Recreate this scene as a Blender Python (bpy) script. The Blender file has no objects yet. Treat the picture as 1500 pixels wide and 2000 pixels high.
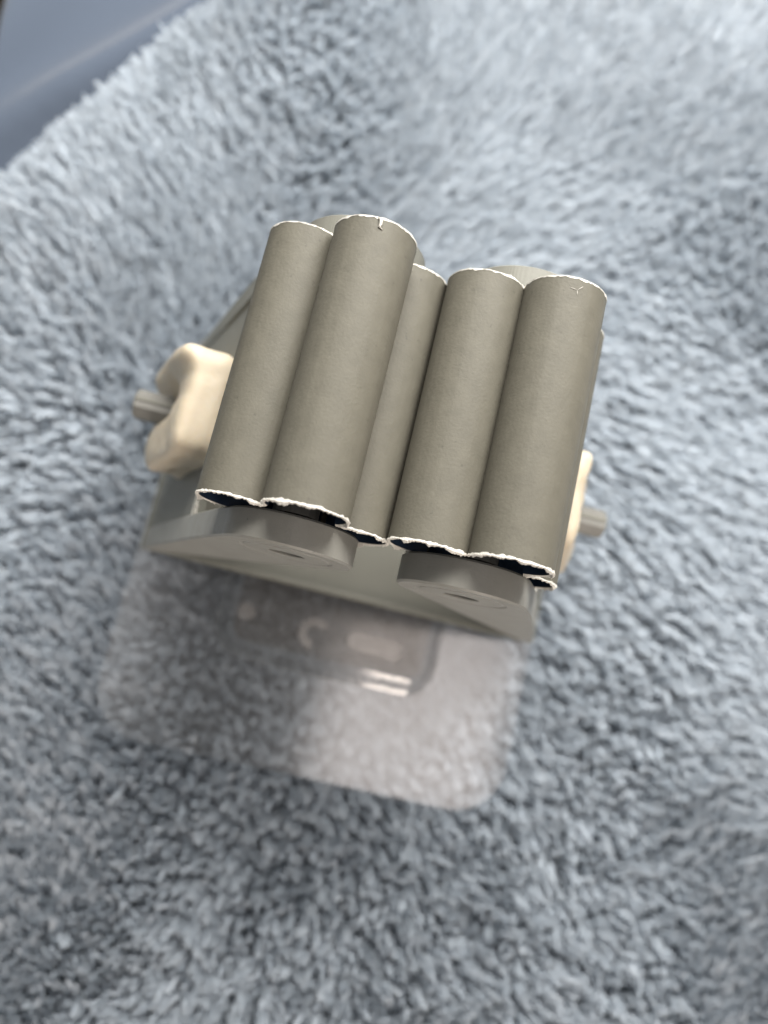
import bpy, bmesh, math, random
import numpy as np
from mathutils import Matrix, Vector

S = 0.001                                  # everything below is written in millimetres
rng = np.random.default_rng(11)
random.seed(5)
scene = bpy.context.scene
C = scene.collection

# ------------------------------------------------------------------ camera
CAM = np.array([-10.2404, -32.4323, 155.2728])
RW = np.array([[0.9644397614, 0.2269668506, 0.1354326228],
               [0.2472048843, -0.9559324649, -0.1583757169],
               [0.0935184032, 0.1862234445, -0.9780465924]])   # world -> (right, down, forward)
FPX = 1500.0
cam_d = bpy.data.cameras.new('camera')
cam = bpy.data.objects.new('camera', cam_d)
C.objects.link(cam)
rb = np.diag([1, -1, -1]) @ RW
m = Matrix([list(r) for r in rb.T]).to_4x4()
m.translation = Vector(CAM * S)
cam.matrix_world = m
cam_d.sensor_fit = 'VERTICAL'
cam_d.sensor_height = 36.0
cam_d.sensor_width = 27.0
cam_d.lens = 36.0 * FPX / 2000.0
cam_d.clip_start = 0.005
cam_d.clip_end = 20
cam_d.dof.use_dof = True
cam_d.dof.focus_distance = 0.094
cam_d.dof.aperture_fstop = 27.0 / 2.3       # a phone lens: about 2.3 mm of opening
scene.camera = cam

# ------------------------------------------------------------------ light
world = bpy.data.worlds.new('World')
scene.world = world
world.use_nodes = True
bg = world.node_tree.nodes['Background']
bg.inputs['Color'].default_value = (0.95, 0.98, 1.0, 1)
bg.inputs['Strength'].default_value = 0.24


def area(name, loc, target, sx, sy, power, col):
    l = bpy.data.lights.new(name, 'AREA')
    l.shape = 'RECTANGLE'
    l.size, l.size_y = sx * S, sy * S
    l.energy = power
    l.color = col
    o = bpy.data.objects.new(name, l)
    o.location = Vector(loc) * S
    d = Vector(target) - Vector(loc)
    o.rotation_euler = d.to_track_quat('-Z', 'Y').to_euler()
    C.objects.link(o)
    return o


area('ceiling_lamp', (215, -90, 1000), (215, -90, 0), 270, 300, 1.85, (1.0, 0.91, 0.87))
area('ceiling_lamp', (-300, -60, 1000), (-300, -60, 0), 220, 320, 0.22, (1.0, 0.92, 0.88))
area('window_light', (0, 232, 255), (-40, 80, 0), 330, 220, 4.4, (1.0, 0.985, 0.955))
area('room_lamp', (140, -415, 130), (0, -20, 40), 150, 140, 1.3, (1.0, 0.88, 0.79))

vs = scene.view_settings
vs.view_transform = 'Standard'
vs.look = 'None'
vs.exposure = 0.0
vs.gamma = 1.0
vs.use_curve_mapping = False
scene.cycles.max_bounces = 6
scene.cycles.diffuse_bounces = 3
scene.cycles.use_adaptive_sampling = True
scene.cycles.adaptive_threshold = 0.025
scene.cycles.transparent_max_bounces = 16
scene.cycles.use_denoising = True
scene.cycles_curves.shape = 'RIBBONS'


# ------------------------------------------------------------------ helpers
def unproject(u, v, z):
    d = RW.T @ np.array([(u - 750) / FPX, (v - 1000) / FPX, 1.0])
    return CAM + (z - CAM[2]) / d[2] * d


def make_obj(name, data, mat=None, parent=None):
    o = bpy.data.objects.new(name, data)
    C.objects.link(o)
    if mat is not None:
        data.materials.append(mat)
    if parent is not None:
        o.parent = parent
    return o


def mesh_from(name, verts, faces, mat, parent=None, smooth=False):
    me = bpy.data.meshes.new(name)
    me.from_pydata([(x * S, y * S, z * S) for x, y, z in verts], [], faces)
    me.update()
    if smooth:
        me.shade_smooth()
    return make_obj(name, me, mat, parent)


def bm_obj(name, bm, mat, parent=None, smooth=False):
    bmesh.ops.recalc_face_normals(bm, faces=bm.faces)
    bmesh.ops.scale(bm, vec=(S, S, S), verts=bm.verts)
    me = bpy.data.meshes.new(name)
    bm.to_mesh(me)
    bm.free()
    if smooth:
        me.shade_smooth()
    return make_obj(name, me, mat, parent)


def bevel(o, w, seg=2):
    b = o.modifiers.new('bevel', 'BEVEL')
    b.width = w * S
    b.segments = seg
    b.limit_method = 'ANGLE'
    b.angle_limit = math.radians(35)
    return o


class Noise:
    """smooth value noise on a random lattice"""

    def __init__(self, seed, n=64):
        self.n = n
        self.t = np.random.default_rng(seed).uniform(-1, 1, (n, n))

    def __call__(self, x, y):
        n = self.n
        x = np.asarray(x, float) % n
        y = np.asarray(y, float) % n
        i, j = np.floor(x).astype(int), np.floor(y).astype(int)
        fx, fy = x - i, y - j
        fx, fy = fx * fx * (3 - 2 * fx), fy * fy * (3 - 2 * fy)
        i, j = i % n, j % n
        i2, j2 = (i + 1) % n, (j + 1) % n
        t = self.t
        return (t[i, j] * (1 - fx) + t[i2, j] * fx) * (1 - fy) + (t[i, j2] * (1 - fx) + t[i2, j2] * fx) * fy


# ------------------------------------------------------------------ materials
def principled(name, col, rough=0.6, spec=0.4):
    mt = bpy.data.materials.new(name)
    mt.use_nodes = True
    b = mt.node_tree.nodes['Principled BSDF']
    b.inputs['Base Color'].default_value = (*col, 1)
    b.inputs['Roughness'].default_value = rough
    b.inputs['Specular IOR Level'].default_value = spec
    return mt, mt.node_tree, b


def printed_plastic(name, col, var=0.12, scale=120.0, bump=0.25, rough=0.5, stripes=None):
    """matt printed plastic: faint cloudy tone, dust specks, fine tooth"""
    mt, nt, b = principled(name, col, rough, 0.25)
    N, L = nt.nodes, nt.links
    tc = N.new('ShaderNodeTexCoord')
    n1 = N.new('ShaderNodeTexNoise')
    n1.inputs['Scale'].default_value = scale
    n1.inputs['Detail'].default_value = 5
    L.new(tc.outputs['Object'], n1.inputs['Vector'])
    ramp = N.new('ShaderNodeMapRange')
    ramp.inputs['From Min'].default_value = 0.25
    ramp.inputs['From Max'].default_value = 0.75
    ramp.inputs['To Min'].default_value = 1 - var
    ramp.inputs['To Max'].default_value = 1 + var
    L.new(n1.outputs['Fac'], ramp.inputs['Value'])
    mul = N.new('ShaderNodeVectorMath')
    mul.operation = 'SCALE'
    mul.inputs[0].default_value = col
    L.new(ramp.outputs['Result'], mul.inputs['Scale'])
    # specks
    n2 = N.new('ShaderNodeTexNoise')
    n2.inputs['Scale'].default_value = 900
    n2.inputs['Detail'].default_value = 2
    L.new(tc.outputs['Object'], n2.inputs['Vector'])
    r2 = N.new('ShaderNodeMapRange')
    r2.inputs['From Min'].default_value = 0.70
    r2.inputs['From Max'].default_value = 0.78
    r2.inputs['To Min'].default_value = 1.0
    r2.inputs['To Max'].default_value = 0.72
    L.new(n2.outputs['Fac'], r2.inputs['Value'])
    mul2 = N.new('ShaderNodeVectorMath')
    mul2.operation = 'SCALE'
    L.new(mul.outputs['Vector'], mul2.inputs[0])
    L.new(r2.outputs['Result'], mul2.inputs['Scale'])
    L.new(mul2.outputs['Vector'], b.inputs['Base Color'])
    n3 = N.new('ShaderNodeTexNoise')
    n3.inputs['Scale'].default_value = 2500
    n3.inputs['Detail'].default_value = 3
    L.new(tc.outputs['Object'], n3.inputs['Vector'])
    bp = N.new('ShaderNodeBump')
    bp.inputs['Strength'].default_value = bump
    bp.inputs['Distance'].default_value = 0.00008
    L.new(n3.outputs['Fac'], bp.inputs['Height'])
    # long faint drag marks
    mp = N.new('ShaderNodeMapping')
    mp.inputs['Scale'].default_value = (1, 0.03, 1)
    L.new(tc.outputs['Object'], mp.inputs['Vector'])
    n4 = N.new('ShaderNodeTexNoise')
    n4.inputs['Scale'].default_value = 330
    n4.inputs['Detail'].default_value = 3
    L.new(mp.outputs['Vector'], n4.inputs['Vector'])
    b4 = N.new('ShaderNodeBump')
    b4.inputs['Strength'].default_value = 0.35
    b4.inputs['Distance'].default_value = 0.00035
    L.new(n4.outputs['Fac'], b4.inputs['Height'])
    L.new(bp.outputs['Normal'], b4.inputs['Normal'])
    bp = b4
    last = bp
    if stripes:
        w = N.new('ShaderNodeTexWave')
        w.bands_direction = stripes
        w.inputs['Scale'].default_value = 1600
        w.inputs['Distortion'].default_value = 0.6
        L.new(tc.outputs['Object'], w.inputs['Vector'])
        b2 = N.new('ShaderNodeBump')
        b2.inputs['Strength'].default_value = 0.25
        b2.inputs['Distance'].default_value = 0.00005
        L.new(w.outputs['Fac'], b2.inputs['Height'])
        L.new(bp.outputs['Normal'], b2.inputs['Normal'])
        last = b2
    L.new(last.outputs['Normal'], b.inputs['Normal'])
    return mt


M_roller = printed_plastic('warm_grey_plastic', (0.103, 0.095, 0.0735), 0.09, 520, 0.5, 0.6)
M_bracket = printed_plastic('grey_bracket_plastic', (0.160, 0.156, 0.131), 0.06, 70, 0.25, 0.5, 'Z')
M_arm_lit = printed_plastic('lit_grey_arm_plastic', (0.232, 0.224, 0.197), 0.07, 300, 0.3, 0.45)  # bracket plastic made paler: light on the front arms put into the colour
M_torn = printed_plastic('torn_white_plastic', (0.58, 0.55, 0.49), 0.15, 900, 0.5, 0.6)
M_peg = printed_plastic('grey_peg_plastic', (0.15, 0.145, 0.13), 0.08, 200, 0.3, 0.45)

M_lobe_shade = printed_plastic('dark_blue_lobe_shade', (0.020, 0.034, 0.060), 0.1, 200, 0.3, 0.5)  # shade inside the hollow lobes, painted as a dark navy colour

# cream putty
M_cream, nt, b = principled('cream_putty', (0.50, 0.425, 0.315), 0.55, 0.35)
b.inputs['Subsurface Weight'].default_value = 0.25
b.inputs['Subsurface Radius'].default_value = (0.003, 0.002, 0.001)
b.inputs['Subsurface Scale'].default_value = 0.6
n = nt.nodes.new('ShaderNodeTexNoise')
n.inputs['Scale'].default_value = 260
n.inputs['Detail'].default_value = 4
tc = nt.nodes.new('ShaderNodeTexCoord')
nt.links.new(tc.outputs['Object'], n.inputs['Vector'])
bp = nt.nodes.new('ShaderNodeBump')
bp.inputs['Strength'].default_value = 0.45
bp.inputs['Distance'].default_value = 0.0006
nt.links.new(n.outputs['Fac'], bp.inputs['Height'])
nt.links.new(bp.outputs['Normal'], b.inputs['Normal'])


def clear_film(name, haze=0.08, rough=0.06, tint=(0.97, 0.97, 0.97), ior=1.5):
    """thin clear plastic: straight see-through, fresnel gloss, a little milky haze"""
    mt = bpy.data.materials.new(name)
    mt.use_nodes = True
    nt = mt.node_tree
    N, L = nt.nodes, nt.links
    for x in list(N):
        N.remove(x)
    out = N.new('ShaderNodeOutputMaterial')
    tr = N.new('ShaderNodeBsdfTransparent')
    tr.inputs['Color'].default_value = (*tint, 1)
    df = N.new('ShaderNodeBsdfDiffuse')
    df.inputs['Color'].default_value = (0.80, 0.78, 0.76, 1)
    mx = N.new('ShaderNodeMixShader')
    mx.inputs['Fac'].default_value = haze
    L.new(tr.outputs[0], mx.inputs[1])
    L.new(df.outputs[0], mx.inputs[2])
    gl = N.new('ShaderNodeBsdfGlossy')
    gl.inputs['Roughness'].default_value = rough
    fr = N.new('ShaderNodeFresnel')
    fr.inputs['IOR'].default_value = ior
    m2 = N.new('ShaderNodeMixShader')
    # a thin film without refraction: gloss comes off the face that looks outwards only
    geo = N.new('ShaderNodeNewGeometry')
    inv = N.new('ShaderNodeMath')
    inv.operation = 'SUBTRACT'
    inv.inputs[0].default_value = 1.0
    L.new(geo.outputs['Backfacing'], inv.inputs[1])
    ml = N.new('ShaderNodeMath')
    ml.operation = 'MULTIPLY'
    ml.use_clamp = True
    L.new(fr.outputs[0], ml.inputs[0])
    L.new(inv.outputs[0], ml.inputs[1])
    m15 = N.new('ShaderNodeMath')
    m15.operation = 'MULTIPLY'
    m15.use_clamp = True
    m15.inputs[1].default_value = 1.7
    L.new(ml.outputs[0], m15.inputs[0])
    L.new(m15.outputs[0], m2.inputs['Fac'])
    L.new(mx.outputs[0], m2.inputs[1])
    L.new(gl.outputs[0], m2.inputs[2])
    L.new(m2.outputs[0], out.inputs['Surface'])
    tcx = N.new('ShaderNodeTexCoord')
    nz = N.new('ShaderNodeTexNoise')
    nz.inputs['Scale'].default_value = 60
    nz.inputs['Detail'].default_value = 2
    L.new(tcx.outputs['Object'], nz.inputs['Vector'])
    bpx = N.new('ShaderNodeBump')
    bpx.inputs['Strength'].default_value = 0.12
    bpx.inputs['Distance'].default_value = 0.0006
    L.new(nz.outputs['Fac'], bpx.inputs['Height'])
    L.new(bpx.outputs['Normal'], gl.inputs['Normal'])
    return mt


M_plate = clear_film('clear_plate_plastic', 0.02, 0.13, (0.99, 0.99, 0.99))
M_boss = clear_film('clear_boss_plastic', 0.02, 0.075, (0.80, 0.795, 0.79), 1.9)
M_btop = clear_film('clear_boss_top_plastic', 0.03, 0.45, (0.72, 0.70, 0.68), 1.25)
M_mark = clear_film('embossed_mark_plastic', 0.13, 0.2)

# fur
M_fur, nt, b = principled('blue_grey_fur', (0.65, 0.69, 0.73), 0.65, 0.25)
hi = nt.nodes.new('ShaderNodeHairInfo')
cr = nt.nodes.new('ShaderNodeValToRGB')
cr.color_ramp.elements[0].color = (0.445, 0.491, 0.538, 1)
cr.color_ramp.elements[1].color = (0.59, 0.63, 0.668, 1)
nt.links.new(hi.outputs['Random'], cr.inputs['Fac'])
nt.links.new(cr.outputs['Color'], b.inputs['Base Color'])
# fibres let some light through
trl = nt.nodes.new('ShaderNodeBsdfTranslucent')
nt.links.new(cr.outputs['Color'], trl.inputs['Color'])
mxs = nt.nodes.new('ShaderNodeMixShader')
mxs.inputs['Fac'].default_value = 0.35
outn = nt.nodes['Material Output']
nt.links.new(b.outputs[0], mxs.inputs[1])
nt.links.new(trl.outputs[0], mxs.inputs[2])
nt.links.new(mxs.outputs[0], outn.inputs['Surface'])

M_back, nt, b = principled('blanket_backing', (0.45, 0.50, 0.55), 0.9, 0.1)

# smooth sheet
M_sheet, nt, b = principled('blue_grey_sheet', (0.058, 0.072, 0.097), 0.85, 0.15)
b.inputs['Sheen Weight'].default_value = 0.3
n = nt.nodes.new('ShaderNodeTexNoise')
n.inputs['Scale'].default_value = 3000
tc = nt.nodes.new('ShaderNodeTexCoord')
nt.links.new(tc.outputs['Object'], n.inputs['Vector'])
bp = nt.nodes.new('ShaderNodeBump')
bp.inputs['Strength'].default_value = 0.3
bp.inputs['Distance'].default_value = 0.0002
nt.links.new(n.outputs['Fac'], bp.inputs['Height'])
nt.links.new(bp.outputs['Normal'], b.inputs['Normal'])
M_floor, _, _ = principled('dark_brown_floor', (0.035, 0.026, 0.014), 0.7, 0.2)

# ------------------------------------------------------------------ the setting: floor, sheet, blanket
PLX, PY0, PY1 = 42.2, -58.3, 26.0           # the clear plate's outline
PZ = -4.6                                   # top of the plate
E0 = unproject(0, 318, -10)[:2]             # the blanket's edge, two points of it
E1 = unproject(418, 0, -10)[:2]
ed = (E1 - E0) / np.linalg.norm(E1 - E0)
en = np.array([ed[1], -ed[0]])              # points into the blanket
if (np.array([0, 0]) - E0) @ en < 0:
    en = -en
E0, E1 = E0 - en * 4.5, E1 - en * 2.5

nA, nB, nC = Noise(1), Noise(2), Noise(3)


def edge_dist(x, y):
    s = (x - E0[0]) * en[0] + (y - E0[1]) * en[1]
    t = (x - E0[0]) * ed[0] + (y - E0[1]) * ed[1]
    return s + 2.0 * nC(t / 21 + 7, 0.5) + 0.8 * nC(t / 6 + 3, 4.5)


def plate_mask(x, y, soft=14.0):
    dx = np.maximum(np.abs(x) - PLX, 0)
    dy = np.maximum(np.maximum(PY0 - y, y - PY1), 0)
    return np.exp(-(dx * dx + dy * dy) / (soft * soft))


def backing_z(x, y):
    z = -13.4 + 3.2 * nA(x / 55 + 5, y / 55 + 9) + 1.2 * nB(x / 22, y / 22)
    k = plate_mask(x, y)
    z = z * (1 - k) + (-14.3) * k
    s = edge_dist(x, y)
    r = 16.0
    q = np.clip(r - s, 0, r)
    return z - (r - np.sqrt(np.maximum(r * r - q * q, 0)))


def grid_mesh(name, x0, x1, y0, y1, nx, ny, fz, mat, keep=None):
    xs, ys = np.linspace(x0, x1, nx), np.linspace(y0, y1, ny)
    X, Y = np.meshgrid(xs, ys)
    Z = fz(X, Y)
    K = np.ones_like(X, bool) if keep is None else keep(X, Y)
    idx = -np.ones(X.shape, int)
    idx[K] = np.arange(K.sum())
    V = np.stack([X[K], Y[K], Z[K]], 1)
    F = []
    for j in range(ny - 1):
        for i in range(nx - 1):
            f = (idx[j, i], idx[j, i + 1], idx[j + 1, i + 1], idx[j + 1, i])
            if min(f) >= 0:
                F.append(tuple(int(k) for k in f))
    return mesh_from(name, V.tolist(), F, mat, smooth=True)


floor = grid_mesh('floor', -900, 900, -700, 900, 4, 4, lambda x, y: 0 * x - 420, M_floor)
floor['kind'] = 'structure'


def sheet_z(x, y):
    s = (x - E0[0]) * en[0] + (y - E0[1]) * en[1]
    t = (x - E0[0]) * ed[0] + (y - E0[1]) * ed[1]
    z = -37 + 1.6 * nA(x / 40, y / 40)
    z = z + 8.0 * np.exp(-((s + 17 - 0.10 * (t - 30)) / 6.0) ** 2) * np.clip((t + 30) / 60, 0, 1)
    z = z + 5.0 * np.exp(-((s + 42 + 0.25 * (t - 40)) / 9.0) ** 2)
    return z


SE0, SE1 = unproject(0, 150, -38)[:2], unproject(32, 0, -38)[:2]
sd = (SE1 - SE0) / np.linalg.norm(SE1 - SE0)
sn = np.array([sd[1], -sd[0]])
if (np.array([0, 0]) - SE0) @ sn < 0:
    sn = -sn
na, nb = 150, 150
V, F = [], []
for ia in range(na):
    for ib in range(nb):
        p = SE0 + sn * (420.0 * (ia / (na - 1)) ** 1.3) + sd * (-420 + 700.0 * ib / (nb - 1))
        zz = float(sheet_z(p[0], p[1])) - (6.0 if ia == 0 else 0.0)
        V.append((p[0], p[1], zz))
        if ia and ib:
            F.append(((ia - 1) * nb + ib - 1, (ia - 1) * nb + ib, ia * nb + ib, ia * nb + ib - 1))
sheet = mesh_from('bed_sheet', V, F, M_sheet, smooth=True)
sheet['kind'] = 'structure'

blanket = grid_mesh('blanket', -190, 210, -200, 250, 200, 225, backing_z, M_back,
                    keep=lambda X, Y: edge_dist(X, Y) > -0.5)
sol = blanket.modifiers.new('thickness', 'SOLIDIFY')
sol.thickness = 2.0 * S
sol.offset = -1
blanket['label'] = 'fluffy blue-grey plush blanket spread under the gadget and clear plate'
blanket['category'] = 'blanket'

# the pile: tufts that lean along a flow, read off the photograph at these places
flow_px = [
    (60, 420, -.6, -.4, .5), (250, 330, -.6, -.45, .65), (420, 200, -.5, -.6, .6), (350, 480, -.3, -.6, .45), (600, 60, .2, .5, .3),
    (620, 260, -.2, .8, .5), (850, 160, .1, -.9, .6), (1060, 100, .3, -.8, .55), (1200, 190, .5, -.7, .5), (1400, 60, .4, -.8, .5),
    (950, 380, .9, -.25, .85), (760, 330, .6, -.5, .6), (1100, 480, .9, .1, .6), (1300, 260, .4, -.3, .25), (1380, 460, .0, .1, .1),
    (1450, 560, -.9, .1, .8), (1290, 640, .45, .8, .7), (1400, 760, .6, .6, .65), (1250, 850, .5, .7, .5), (1450, 960, .4, .6, .5),
    (1200, 1150, .4, .6, .5), (1400, 1250, .3, .8, .5), (1150, 1350, .2, .8, .4), (1250, 1480, -.4, -.7, .4), (1420, 1440, .8, .3, .6),
    (1120, 1650, .0, .4, .15), (1380, 1700, -.2, -.9, .6), (1440, 1900, -.25, -.9, .65), (1200, 1850, .2, .4, .2), (900, 1700, .1, .1, .1),
    (650, 1800, .0, .1, .08), (450, 1750, -.1, .1, .1), (850, 1900, .4, -.3, .3), (300, 1950, -.5, .5, .5), (150, 1900, .5, -.7, .7),
    (80, 1650, .15, -.9, .75), (220, 1560, -.1, -.8, .45), (60, 1350, -.3, -.8, .5), (150, 1150, -.35, -.9, .55), (230, 960, -.3, -.8, .4),
    (60, 950, -.6, .5, .6), (150, 770, .0, .0, .05), (40, 790, -.9, .1, .7), (280, 730, .1, .1, .1), (100, 600, -.2, -.7, .4),
    (300, 600, .5, -.6, .4), (450, 540, .5, -.7, .5), (420, 1450, .2, .7, .35), (700, 1350, .1, .7, .4), (900, 1450, .1, .5, .4)]
fp = np.array([unproject(a, c, -10)[:2] for a, c, *_ in flow_px])
fv = []
for a, c, dx, dy, mag in flow_px:
    p0, p1 = unproject(a, c, -10)[:2], unproject(a + dx * 20, c + dy * 20, -10)[:2]
    d = p1 - p0
    L_ = np.linalg.norm(d)
    fv.append(d / L_ * mag if L_ > 1e-6 else np.zeros(2))
fv = np.array(fv)
nD, nE, nF, nG = Noise(21), Noise(22), Noise(23), Noise(24)

sp = 1.5
gx, gy = np.meshgrid(np.arange(-175, 185, sp), np.arange(-165, 225, sp * 0.87))
gx = gx + (np.arange(gx.shape[0])[:, None] % 2) * sp / 2
tx = (gx + rng.uniform(-.5, .5, gx.shape) * sp).ravel()
ty = (gy + rng.uniform(-.5, .5, gy.shape) * sp).ravel()
# keep what this camera, or one a step aside, could see
q = (np.stack([tx, ty, np.full_like(tx, -10)], 1) - CAM) @ RW.T
u, v = 750 + FPX * q[:, 0] / q[:, 2], 1000 + FPX * q[:, 1] / q[:, 2]
k = (u > -170) & (u < 1670) & (v > -170) & (v < 2170) & (edge_dist(tx, ty) > 0.2)
inside = (np.abs(tx) < 38) & (ty > -19) & (ty < 20)          # wholly under the gadget's base
k &= ~inside
tx, ty = tx[k], ty[k]
w = np.exp(-((tx[:, None] - fp[None, :, 0]) ** 2 + (ty[:, None] - fp[None, :, 1]) ** 2) / (2 * 13.0 ** 2)) + 1e-9
w /= w.sum(1, keepdims=True)
lean = w @ fv
calm = (1.05 - np.clip(np.linalg.norm(lean, axis=1) / 0.75, 0, 0.75))[:, None]   # brushed patches lie smooth, upright ones curl
lean += calm * np.stack([0.24 * nD(tx / 9, ty / 9) + 0.22 * nF(tx / 2.6, ty / 2.6), 0.24 * nE(tx / 9, ty / 9) + 0.22 * nG(tx / 2.6, ty / 2.6)], 1)
lean += calm * rng.normal(0, 0.10, lean.shape) + rng.normal(0, 0.03, lean.shape)
# tufts gather in locks: round nubs where the pile stands up, long locks where it lies brushed
cs = 3.7
ncx, ncy = 110, 120
ccx = (np.arange(ncx)[:, None] + 0.5 + rng.uniform(-.42, .42, (ncx, ncy))) * cs - 200
ccy = (np.arange(ncy)[None, :] + 0.5 + rng.uniform(-.42, .42, (ncx, ncy))) * cs - 190
mg = np.linalg.norm(lean, axis=1)
dirx, diry = lean[:, 0] / np.maximum(mg, 1e-6), lean[:, 1] / np.maximum(mg, 1e-6)
stretch = 1 - 0.8 * np.clip(mg / 0.7, 0, 1)
ci, cj = np.floor((tx + 200) / cs).astype(int), np.floor((ty + 190) / cs).astype(int)
best = np.full(len(tx), 1e9)
gxv, gyv = np.zeros(len(tx)), np.zeros(len(tx))
for di in range(-2, 3):
    for dj in range(-2, 3):
        ii, jj_ = np.clip(ci + di, 0, ncx - 1), np.clip(cj + dj, 0, ncy - 1)
        ox, oy = ccx[ii, jj_] - tx, ccy[ii, jj_] - ty
        al, ac = ox * dirx + oy * diry, -ox * diry + oy * dirx
        dd = al * al * stretch + ac * ac
        hit = dd < best
        best = np.where(hit, dd, best)
        gxv, gyv = np.where(hit, -ac * diry + al * dirx * stretch, gxv), np.where(hit, ac * dirx + al * diry * stretch, gyv)
lock = 0.66 * (1 - 0.55 * np.clip(mg / 0.7, 0, 1)) / 6.6
lean[:, 0] += lock * gxv
lean[:, 1] += lock * gyv
edge_s = edge_dist(tx, ty)
lean -= en[None, :] * (np.clip(14 - edge_s, 0, 14) / 14 * 0.25)[:, None]
mag = np.linalg.norm(lean, axis=1)
lim = np.minimum(mag, 0.92) / np.maximum(mag, 1e-6)
lean *= lim[:, None] * 0.95
mag = np.linalg.norm(lean, axis=1)
nT = len(tx)
H = 9                                                       # hairs in a tuft
NP = 6                                                       # points on a hair
tuft_len = 6.6 * (1 + 0.16 * rng.normal(size=nT)).clip(.6, 1.45) * (0.30 + 0.70 * np.clip(edge_s / 14, 0, 1))
rad = 1.0 * (1 + .25 * rng.normal(size=nT)).clip(.5, 1.6)
t = np.linspace(0, 1, NP)
ang = rng.uniform(0, 2 * np.pi, (nT, H))
rr = np.sqrt(rng.uniform(0, 1, (nT, H))) * rad[:, None]
rx, ry = rr * np.cos(ang), rr * np.sin(ang)
hl = tuft_len[:, None] * rng.uniform(0.72, 1.06, (nT, H))
up = np.sqrt(np.maximum(1 - (mag * 0.95) ** 2, 0.05))
curl_a = rng.uniform(0, 2 * np.pi, nT)
curl_m = rng.uniform(0.2, 0.9, nT)
px = np.empty((nT, H, NP))
py = np.empty((nT, H, NP))
pz = np.empty((nT, H, NP))
bz = backing_z(tx, ty)
for i, tt in enumerate(t):
    cl = 1.05 - 0.50 * tt ** 1.6                              # tufts close towards the tip
    bulge = 1 + 0.25 * math.sin(math.pi * min(tt * 1.15, 1))
    sh = tt ** 1.35
    cx = curl_m[:, None] * np.sin(tt * 4.6) * np.cos(curl_a)[:, None]
    cy = curl_m[:, None] * np.sin(tt * 4.6) * np.sin(curl_a)[:, None]
    px[:, :, i] = tx[:, None] + rx * cl * bulge + lean[:, 0:1] * hl * sh + cx
    py[:, :, i] = ty[:, None] + ry * cl * bulge + lean[:, 1:2] * hl * sh + cy
    pz[:, :, i] = bz[:, None] + up[:, None] * hl * tt
frz = rng.normal(0, 0.16, (nT, H, 2))
px += frz[:, :, 0:1] * t ** 2 * 1.6
py += frz[:, :, 1:2] * t ** 2 * 1.6
# pressed flat under the plate
inp = (np.abs(px) < PLX + 3.0) & (py > PY0 - 2.5) & (py < PY1 + 2.5)
top = PZ - 1.35
pz = np.where(inp & (pz > top - 1.2), top - 1.2 * np.exp(-(np.maximum(pz - (top - 1.2), 0)) / 1.2), pz)
pos = np.stack([px, py, pz], -1).reshape(-1, 3).astype(np.float32) * S
nH = nT * H
hc = bpy.data.hair_curves.new('fur_pile')
hc.add_curves([NP] * nH)
hc.attributes['position'].data.foreach_set('vector', pos.ravel()) if 'position' in hc.attributes else hc.points.foreach_set('position', pos.ravel())
ra = hc.attributes.get('radius') or hc.attributes.new('radius', 'FLOAT', 'POINT')
prof = np.array([1.0, 1.0, 1.0, 1.0, 0.9, 0.5], np.float32)
rad_h = (0.185 * S) * rng.uniform(0.7, 1.2, (nH, 1)).astype(np.float32) * prof[None, :]
ra.data.foreach_set('value', rad_h.ravel().astype(np.float32))
hc.update_tag()
fur = make_obj('fur_pile', hc, M_fur, blanket)
fur['kind'] = 'stuff'
print('hairs', nH)

# ------------------------------------------------------------------ clear plate
def rounded_rect(x0, x1, y0, y1, r, n=10):
    pts = []
    for cx, cy, a0 in ((x1 - r, y1 - r, 0), (x0 + r, y1 - r, 90), (x0 + r, y0 + r, 180), (x1 - r, y0 + r, 270)):
        for i in range(n + 1):
            a = math.radians(a0 + 90 * i / n)
            pts.append((cx + r * math.cos(a), cy + r * math.sin(a)))
    return pts


def loft(name, loops, mat, parent=None, cap_top=True, cap_bottom=True, smooth=False):
    """stack of closed loops of 3-D points"""
    n = len(loops[0])
    V = [p for lp in loops for p in lp]
    F = []
    for a in range(len(loops) - 1):
        for i in range(n):
            j = (i + 1) % n
            F.append((a * n + i, a * n + j, (a + 1) * n + j, (a + 1) * n + i))
    if cap_bottom:
        F.append(tuple(range(n))[::-1])
    if cap_top:
        F.append(tuple(range((len(loops) - 1) * n, len(loops) * n)))
    o = mesh_from(name, V, F, mat, parent, smooth)
    return o


def rr_loop(x0, x1, y0, y1, r, inset, z):
    return [(x, y, z) for x, y in rounded_rect(x0 + inset, x1 - inset, y0 + inset, y1 - inset, max(r - inset, 0.4))]


plate = bpy.data.objects.new('clear_plate', None)
plate.empty_display_size = 0.01
plate.location = (0, -16 * S, (PZ - 1) * S)
C.objects.link(plate)
plate['label'] = 'clear plastic plate with rounded corners and a raised block, under the grey gadget'
plate['category'] = 'plate'
inv_pl = Matrix.Translation(-plate.location)


def plate_part(o):
    o.parent = plate
    o.matrix_parent_inverse = inv_pl
    return o


pa = (-PLX, PLX, PY0, PY1, 11)
plate_part(loft('plate_sheet', [rr_loop(*pa, 0.25, PZ - 1.0), rr_loop(*pa, 0, PZ - .75), rr_loop(*pa, 0, PZ - .25), rr_loop(*pa, 0.25, PZ)], M_plate))
bo = (-22.3, 22.3, -37.6, 7, 6)
z1 = -0.05
loops = []
for i in range(13):                          # soft moulded shoulder: hollow at the foot, round at the top
    w_ = i / 12
    sm = w_ * w_ * (3 - 2 * w_)
    loops.append(rr_loop(*bo, -0.8 + 3.8 * w_, PZ + .02 + (z1 - PZ - .02) * sm))
boss = plate_part(loft('raised_block', loops, M_boss, cap_bottom=False, cap_top=False, smooth=True))
btop = mesh_from('block_top', loops[-1], [tuple(range(len(loops[-1])))], M_btop)
btop.parent = boss

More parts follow.
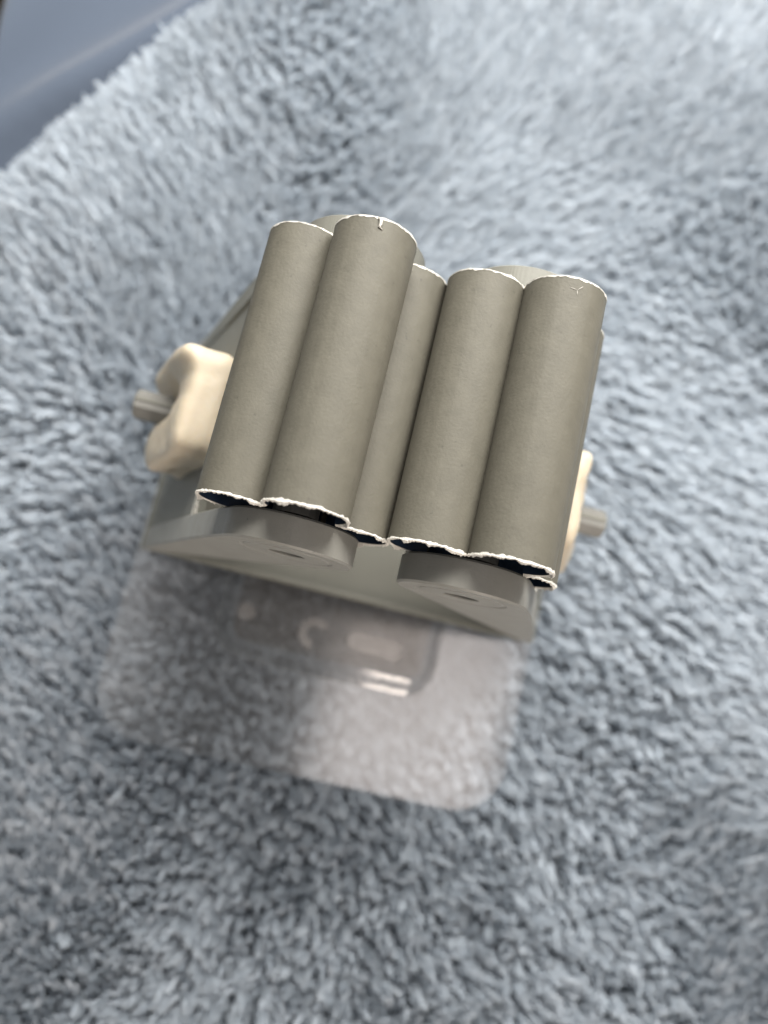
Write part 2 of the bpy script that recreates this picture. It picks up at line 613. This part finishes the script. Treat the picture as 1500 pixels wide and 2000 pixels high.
def disc_pts(cx, cy, r, n=24):
    return [(cx + r * math.cos(2 * math.pi * i / n), cy + r * math.sin(2 * math.pi * i / n)) for i in range(n)]


def slab(name, pts, z0, z1, mat, inset=0.15):
    cx = sum(p[0] for p in pts) / len(pts)
    cy = sum(p[1] for p in pts) / len(pts)
    def sc(kk, z):
        return [(cx + (x - cx) * kk, cy + (y - cy) * kk, z) for x, y in pts]
    return loft(name, [sc(1, z0), sc(1, z1 - inset), sc(0.94, z1)], mat)


def capsule(x0, y0, x1, y1, r, n=10):
    a = math.atan2(y1 - y0, x1 - x0)
    pts = [(x1 + r * math.cos(a - math.pi / 2 + math.pi * i / n), y1 + r * math.sin(a - math.pi / 2 + math.pi * i / n)) for i in range(n + 1)]
    pts += [(x0 + r * math.cos(a + math.pi / 2 + math.pi * i / n), y0 + r * math.sin(a + math.pi / 2 + math.pi * i / n)) for i in range(n + 1)]
    return pts


mz = PZ + 0.1
for nm, o in (('embossed_slot', slab('embossed_slot', capsule(5.2, -29.6, 13.4, -29.9, 2.0), mz, mz + 1.6, M_mark)),
              ('embossed_dot', slab('embossed_dot', disc_pts(-17.6, -29.0, 1.7), mz, mz + 1.6, M_mark))):
    o.parent = boss
# the open ring
V, F = [], []
for i in range(19):
    a = math.radians(40 + 230 * i / 18)
    for r_, z_ in ((1.5, mz), (1.5, mz + 1.4), (3.2, mz + 1.4), (3.2, mz)):
        V.append((-3.2 + r_ * math.cos(a), -30.2 + r_ * math.sin(a), z_))
for i in range(18):
    for j in range(4):
        F.append((i * 4 + j, i * 4 + (j + 1) % 4, i * 4 + 4 + (j + 1) % 4, i * 4 + 4 + j))
F += [(0, 1, 2, 3), (72, 75, 74, 73)]
ring = mesh_from('embossed_ring', V, F, M_mark)
ring.parent = boss

# ------------------------------------------------------------------ the gadget
W2, D2 = 40.3, 22.0
AX, ZH = 11.86, 59.1
RO = 12.59
RC, RL = 7.25, 5.30                           # lobes run into each other: shallow grooves
HUB = 8.8
ZHUB = 55.2
ARM_T = 4.0
LT2 = 17.85
g = bpy.data.objects.new('roller_gadget', None)
g.empty_display_size = 0.01
C.objects.link(g)
g['label'] = 'grey plastic gadget with two scalloped rollers with torn white ends, standing on the clear plate'
g['category'] = 'gadget'

# base
bm = bmesh.new()
bmesh.ops.create_cube(bm, size=1)
bmesh.ops.scale(bm, vec=(2 * W2, 2 * D2, 2.2), verts=bm.verts)
bmesh.ops.translate(bm, vec=(0, 0, 1.1), verts=bm.verts)
bevel(bm_obj('base_plate', bm, M_bracket, g), 0.35)

# low lip along the base's front and back edge
for sy in (-1, 1):
    bm = bmesh.new()
    bmesh.ops.create_cube(bm, size=1)
    bmesh.ops.scale(bm, vec=(2 * W2 - 9, 0.9, 1.5), verts=bm.verts)
    bmesh.ops.translate(bm, vec=(0, sy * (D2 - 0.42), 2.3), verts=bm.verts)
    bevel(bm_obj('base_lip', bm, M_bracket, g), 0.3)

# tear-drop end arms: a hub circle and its two tangents down to the base's corner
corner = np.array([-W2 + 0.3, 2.0])
hubc = np.array([-AX, ZHUB])
dv = hubc - corner
dist = np.linalg.norm(dv)
th0 = math.atan2(dv[1], dv[0])
off = math.asin(HUB / dist)
aL, aR = th0 + off, th0 - off                 # directions of outer and inner tangent
tl = dist * math.cos(off)


def teardrop(n=64):
    """outline as seen from the hub's centre, n points by even angle: circle, two tangents, blunt tip"""
    d_in = np.array([math.cos(aR), math.sin(aR)])
    d_out = np.array([math.cos(aL), math.sin(aL)])
    poly = [corner + d_out * tl, corner + d_out * 0.4, corner + np.array([2.6, 0.0]), corner + d_in * tl]
    pts = []
    tip_a = [math.atan2(*(p - hubc)[::-1]) for p in poly]
    angs = sorted(set([2 * math.pi * i / n - math.pi for i in range(n)] + tip_a))
    for a in angs:
        d = np.array([math.cos(a), math.sin(a)])
        best = HUB
        for ip, (p, q_) in enumerate(zip(poly[:-1], poly[1:])):
            e_ = q_ - p
            den = d[0] * e_[1] - d[1] * e_[0]
            if abs(den) < 1e-9:
                continue
            w_ = p - hubc
            l_ = (w_[0] * e_[1] - w_[1] * e_[0]) / den
            k_ = (w_[0] * d[1] - w_[1] * d[0]) / den
            if l_ > 0 and -1e-6 <= k_ <= 1 + 1e-6:
                best = max(best, l_ + (1.5 * math.sin(math.pi * k_) if ip == 0 else 0))
        pts.append((a, best))
    return pts


TD = teardrop()


def arm_loops(sx, y_face, y_back, sy):
    def ring(y, ins):
        return [(sx * (hubc[0] + math.cos(a) * (r_ - ins * (1 if r_ < HUB * 1.3 else 1.6))), y, hubc[1] + math.sin(a) * (r_ - ins)) for a, r_ in TD]
    def hole(y, r0):
        return [(sx * (hubc[0] + (1.15 if r0 < 3 else 1.0) * r0 * math.cos(a)), y, hubc[1] + r0 * math.sin(a)) for a, _ in TD]
    c_ = 0.28
    return [hole(y_face - sy * 2.2, 2.1), hole(y_face - sy * .12, 2.1), hole(y_face, 2.25), hole(y_face, 5.6), hole(y_face - sy * .14, 5.75), hole(y_face - sy * .14, 6.1), hole(y_face, 6.25), ring(y_face, c_), ring(y_face - sy * c_, 0), ring(y_back + sy * c_, 0), ring(y_back, c_), hole(y_back, 1.8), hole(y_back + sy * 1.0, 1.8)]


pin_len = 3.0
for sx in (1, -1):
    for y0, y1, sy in ((-D2, -D2 + ARM_T, -1), (D2 - ARM_T, D2, 1)):
        arm = loft('end_arm', arm_loops(sx, y0 if sy < 0 else y1, y1 if sy < 0 else y0, sy), M_arm_lit if sy < 0 else M_bracket, g, cap_top=False, cap_bottom=False, smooth=True)  # front arms in the lit tone, back arms in the darker shaded one
        bmx = bmesh.new()
        bmx.from_mesh(arm.data)
        bmesh.ops.recalc_face_normals(bmx, faces=bmx.faces)
        bmx.to_mesh(arm.data)
        bmx.free()
        arm.data.set_sharp_from_angle(angle=math.radians(25))
        # the axle's end, sunk in the hub
        ypin = sy * (D2 - 2.1)
        lp = []
        for yy, r_ in ((ypin - sy * 2.4, 1.9), (ypin - sy * .2, 1.9), (ypin, 1.6)):
            lp.append([(-sx * AX + r_ * math.cos(2 * math.pi * i / 6 + .3), yy, ZHUB + r_ * math.sin(2 * math.pi * i / 6 + .3)) for i in range(6)])
        pin = loft('axle_end', lp, M_peg)
        pin.parent = arm
    # sloping side wall between the arms, up to the slot the roller sits in
    d_out = np.array([math.cos(aL), math.sin(aL)])
    n_in = np.array([d_out[1], -d_out[0]])
    ztop = 38.0
    l_top = (ztop - corner[1]) / d_out[1]
    nseg = 26
    V, F = [], []
    ys = np.linspace(-D2 + ARM_T - .05, D2 - ARM_T + .05, nseg)
    for y in ys:
        jag = 0.25 * random.uniform(-1, 1)
        for l_, o_ in ((0.6, 0.02), (l_top + jag, 0.02), (l_top + jag, 1.7), (0.6, 1.7)):
            p = corner + d_out * l_ + n_in * o_
            V.append((sx * p[0], y, p[1]))
    for i in range(nseg - 1):
        for j in range(4):
            F.append((i * 4 + j, i * 4 + (j + 1) % 4, i * 4 + 4 + (j + 1) % 4, i * 4 + 4 + j))
    F += [(0, 1, 2, 3), ((nseg - 1) * 4 + 3, (nseg - 1) * 4 + 2, (nseg - 1) * 4 + 1, (nseg - 1) * 4)]
    wall = mesh_from('side_wall', V, F, M_bracket, g)
    # rough pale burr along the slot
    V, F = [], []
    m_ = 160
    for i in range(m_):
        y = -D2 + ARM_T + 0.2 + (2 * D2 - 2 * ARM_T - 0.4) * i / (m_ - 1)
        hgt = 0.10 + 0.35 * abs(nA(i * .23, 3.3)) + 0.15 * random.random()
        for l_, o_ in ((l_top - 0.35, -0.05), (l_top + hgt, 0.15 + 0.2 * random.random()), (l_top - 0.1, 0.9)):
            p = corner + d_out * l_ + n_in * o_
            V.append((sx * p[0], y, p[1]))
    for i in range(m_ - 1):
        F.append((i * 3, i * 3 + 1, i * 3 + 4, i * 3 + 3))
        F.append((i * 3 + 1, i * 3 + 2, i * 3 + 5, i * 3 + 4))
    burr = mesh_from('torn_edge', V, F, M_torn)
    burr.parent = wall

# rollers -----------------------------------------------------------------
def lobe_arc(n, r):
    """one lobe, around its own centre, 0 = outwards"""
    return [(r * math.sin(a), r * math.cos(a)) for a in np.linspace(math.radians(-121), math.radians(121), n)]


def lobe_mesh():
    n = 26
    po, pi_ = lobe_arc(n, RL), lobe_arc(n, RL - 0.45)
    ys = np.linspace(-LT2, LT2, 9)
    V, F = [], []
    for y in ys:
        V += [(x, y, RC + z) for x, z in po] + [(x, y, RC + z) for x, z in pi_]
    for a in range(len(ys) - 1):
        b0, b1 = a * 2 * n, (a + 1) * 2 * n
        for i in range(n - 1):
            F.append((b0 + i, b0 + i + 1, b1 + i + 1, b1 + i))
            F.append((b0 + n + i + 1, b0 + n + i, b1 + n + i, b1 + n + i + 1))
        F.append((b0, b1, b1 + n, b0 + n))
        F.append((b0 + n - 1, b0 + 2 * n - 1, b1 + 2 * n - 1, b1 + n - 1))
    for b0, fl in ((0, 1), ((len(ys) - 1) * 2 * n, 0)):
        for i in range(n - 1):
            f = (b0 + i, b0 + n + i, b0 + n + i + 1, b0 + i + 1)
            F.append(f if fl else f[::-1])
    me = bpy.data.meshes.new('lobe')
    me.from_pydata([(x * S, y * S, z * S) for x, y, z in V], [], F)
    me.materials.append(M_roller)
    me.materials.append(M_lobe_shade)
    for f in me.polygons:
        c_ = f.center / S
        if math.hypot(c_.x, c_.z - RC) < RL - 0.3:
            f.material_index = 1  # inner faces carry the painted shade
    me.shade_smooth()
    me.set_sharp_from_angle(angle=math.radians(40))
    return me


me_lobe = lobe_mesh()


def torn_rim(sy, seed):
    """ragged pale fringe round one end of a roller, all four lobes"""
    V, F = [], []
    nz, nz2 = Noise(seed), Noise(seed + 100)
    kk = 0.95 if sy < 0 else 0.55
    cnt = 0
    for kq in range(4):
        a0 = kq * math.pi / 2
        n = 150
        for i, a in enumerate(np.linspace(math.radians(-120.5), math.radians(120.5), n)):
            s_ = (kq * n + i) * 0.16
            jag = 0.04 + 0.55 * max(0, nz(s_ / 1.6, 1.5)) + 0.30 * abs(nz2(s_ / .5, 8.5)) + 0.15 * random.random()
            jag *= kk
            fl = kk * 0.8 * (0.03 + 0.24 * abs(nz2(s_ / .6, 20.5)) + 0.10 * random.random())
            for r_, y_ in ((RL + 0.02, LT2 - 0.04 - 0.28 * abs(nz(s_ / .7, 30.5))), (RL + fl * .6, LT2 + jag * .45), (RL - .2 + fl * .3, LT2 + jag), (RL - 0.38, LT2 + .02)):
                x, z = r_ * math.sin(a), RC + r_ * math.cos(a)
                V.append((x * math.cos(a0) + z * math.sin(a0), sy * y_, -x * math.sin(a0) + z * math.cos(a0)))
            if i:
                b1, b0 = cnt * 4, (cnt - 1) * 4
                for j in range(3):
                    F.append((b0 + j, b0 + j + 1, b1 + j + 1, b1 + j))
            cnt += 1
    return mesh_from('torn_edge', V, F, M_torn)


def tube_along(name, pts, r, mat, sides=6):
    bm = bmesh.new()
    rings = []
    for i, p in enumerate(pts):
        p = Vector(p)
        d = (Vector(pts[min(i + 1, len(pts) - 1)]) - Vector(pts[max(i - 1, 0)])).normalized()
        a = d.orthogonal().normalized()
        b_ = d.cross(a)
        k_ = 0.45 if i in (0, len(pts) - 1) else 1
        rings.append([bm.verts.new(p + (a * math.cos(2 * math.pi * j / sides) + b_ * math.sin(2 * math.pi * j / sides)) * r * k_) for j in range(sides)])
    for i in range(len(pts) - 1):
        for j in range(sides):
            bm.faces.new((rings[i][j], rings[i][(j + 1) % sides], rings[i + 1][(j + 1) % sides], rings[i + 1][j]))
    bm.faces.new(rings[0])
    bm.faces.new(rings[-1])
    return bm_obj(name, bm, mat, None, True)


for sx, ph, lab in ((-1, 9.5, 'left roller, one lobe on top'), (1, 23.0, 'right roller, two lobes on top')):
    # core on the axle
    lp = [[(3.0 * math.cos(2 * math.pi * i / 16), y, 3.0 * math.sin(2 * math.pi * i / 16)) for i in range(16)] for y in (-LT2 + .3, LT2 - .3)]
    roller = loft('roller', lp, M_peg, g)
    roller['label'] = lab
    roller.location = (sx * AX * S, 0, ZH * S)
    roller.rotation_euler = (0, math.radians(ph), 0)
    for kq in range(4):
        lo = bpy.data.objects.new('lobe', me_lobe)
        C.objects.link(lo)
        lo.parent = roller
        lo.rotation_euler = (0, math.radians(90 * kq), 0)
    for sy in (-1, 1):
        rim = torn_rim(sy, 40 + 7 * sx + 3 * sy)
        rim.parent = roller
    # loose wisps of plastic at the far end
    if sx < 0:
        cx, cz = -0.9, RC + RL + .02
        th = tube_along('loose_thread', [(cx - .3, LT2 - .1, cz), (cx + .05, LT2 - .35, cz + .12), (cx + .15, LT2 - .8, cz + .05), (cx + .05, LT2 - 1.15, cz + .02), (cx + .45, LT2 - 1.45, cz + .05)], 0.2, M_torn)
        th.parent = roller
    else:
        for jj in range(3):
            a = 0.5 + jj * 1.9 + random.random() * .9
            l_ = random.uniform(.35, 1.5)
            x0 = -2.2
            pts = []
            for tt in (0, .5, 1):
                xx = x0 + math.cos(a) * l_ * tt
                pts.append((xx, LT2 - 1.6 + math.sin(a) * l_ * tt, RC + math.sqrt(RL * RL - xx * xx) + .04))
            th = tube_along('loose_thread', pts, 0.03, M_torn, 5)
            th.parent = roller

# cream putty blocks and the cross peg's two ends ----------------------------
def putty(sx, seed):
    nz, nz2 = Noise(seed), Noise(seed + 9)
    bm = bmesh.new()
    bmesh.ops.create_cube(bm, size=2)
    bmesh.ops.subdivide_edges(bm, edges=bm.edges[:], cuts=21, use_grid_fill=True)
    for v_ in bm.verts:
        p = np.array(v_.co)
        # rounded box
        e = 8.0
        nrm = (np.abs(p) ** e).sum() ** (1 / e)
        p = p / nrm * 1.0
        a_, b_, c_ = p                                 # outward, along, up the wall
        lump = 0.45 * nz(b_ * 2.2 + 9, c_ * 2.2 + 5) + 0.2 * nz2(b_ * 5 + 3, c_ * 5 + 8)
        out_ = 4.9 * a_
        if a_ > 0:
            dish = math.exp(-(abs(b_ * 10.5 - 1.2) / 3.6) ** 2.4) * math.exp(-((c_ + .35) / .6) ** 4)
            out_ += lump - 2.2 * dish * a_ + (1.9 if sx > 0 else 0.2) * max(0, min(1, (b_ - 0.25) / 0.4)) * a_
        y = b_ * (8.6 if b_ > 0 else 9.9) + 0.35 * nz(a_ * 3, c_ * 3) - 1.5 * max(b_, 0.0) ** 1.5 * c_
        up_ = c_ * 13.6 + 0.5 * nz2(a_ * 2 + 4, b_ * 2 + 6)
        mid = corner + np.array([math.cos(aL), math.sin(aL)]) * 28.5 - np.array([math.sin(aL), -math.cos(aL)]) * (out_ + (1.8 if sx > 0 else -0.5))
        q_ = mid + np.array([math.cos(aL), math.sin(aL)]) * up_
        v_.co = (sx * q_[0], y, q_[1])
    return bm_obj('putty_block', bm, M_cream, g, True)


for sx in (1, -1):                                        # sx mirrors: corner lies at -x
    pb = putty(sx, 60 + sx)
    pb['label'] = 'cream putty block on the side wall'
    x_in, x_out = -33.0, (-43.4 if sx > 0 else -41.4)
    V, F = [], []
    lp = []
    for x_, k_ in ((x_in, 1), (x_out + .3, 1), (x_out, .88)):
        lp.append([(sx * x_, 0.1 + 2.6 * k_ * math.cos(2 * math.pi * i / 8 + math.pi / 8), 24.2 + 2.6 * k_ * math.sin(2 * math.pi * i / 8 + math.pi / 8)) for i in range(8)])
    peg = loft('cross_peg', lp, M_peg, g)
    # raised seam along the peg
    bm = bmesh.new()
    bmesh.ops.create_cube(bm, size=1)
    bmesh.ops.scale(bm, vec=(abs(x_out - x_in) - .6, .5, .5), verts=bm.verts)
    bmesh.ops.translate(bm, vec=(sx * (x_in + x_out) / 2, 0.55, 24.2 + 2.35), verts=bm.verts)
    seam = bm_obj('seam', bm, M_bracket)
    seam.parent = peg
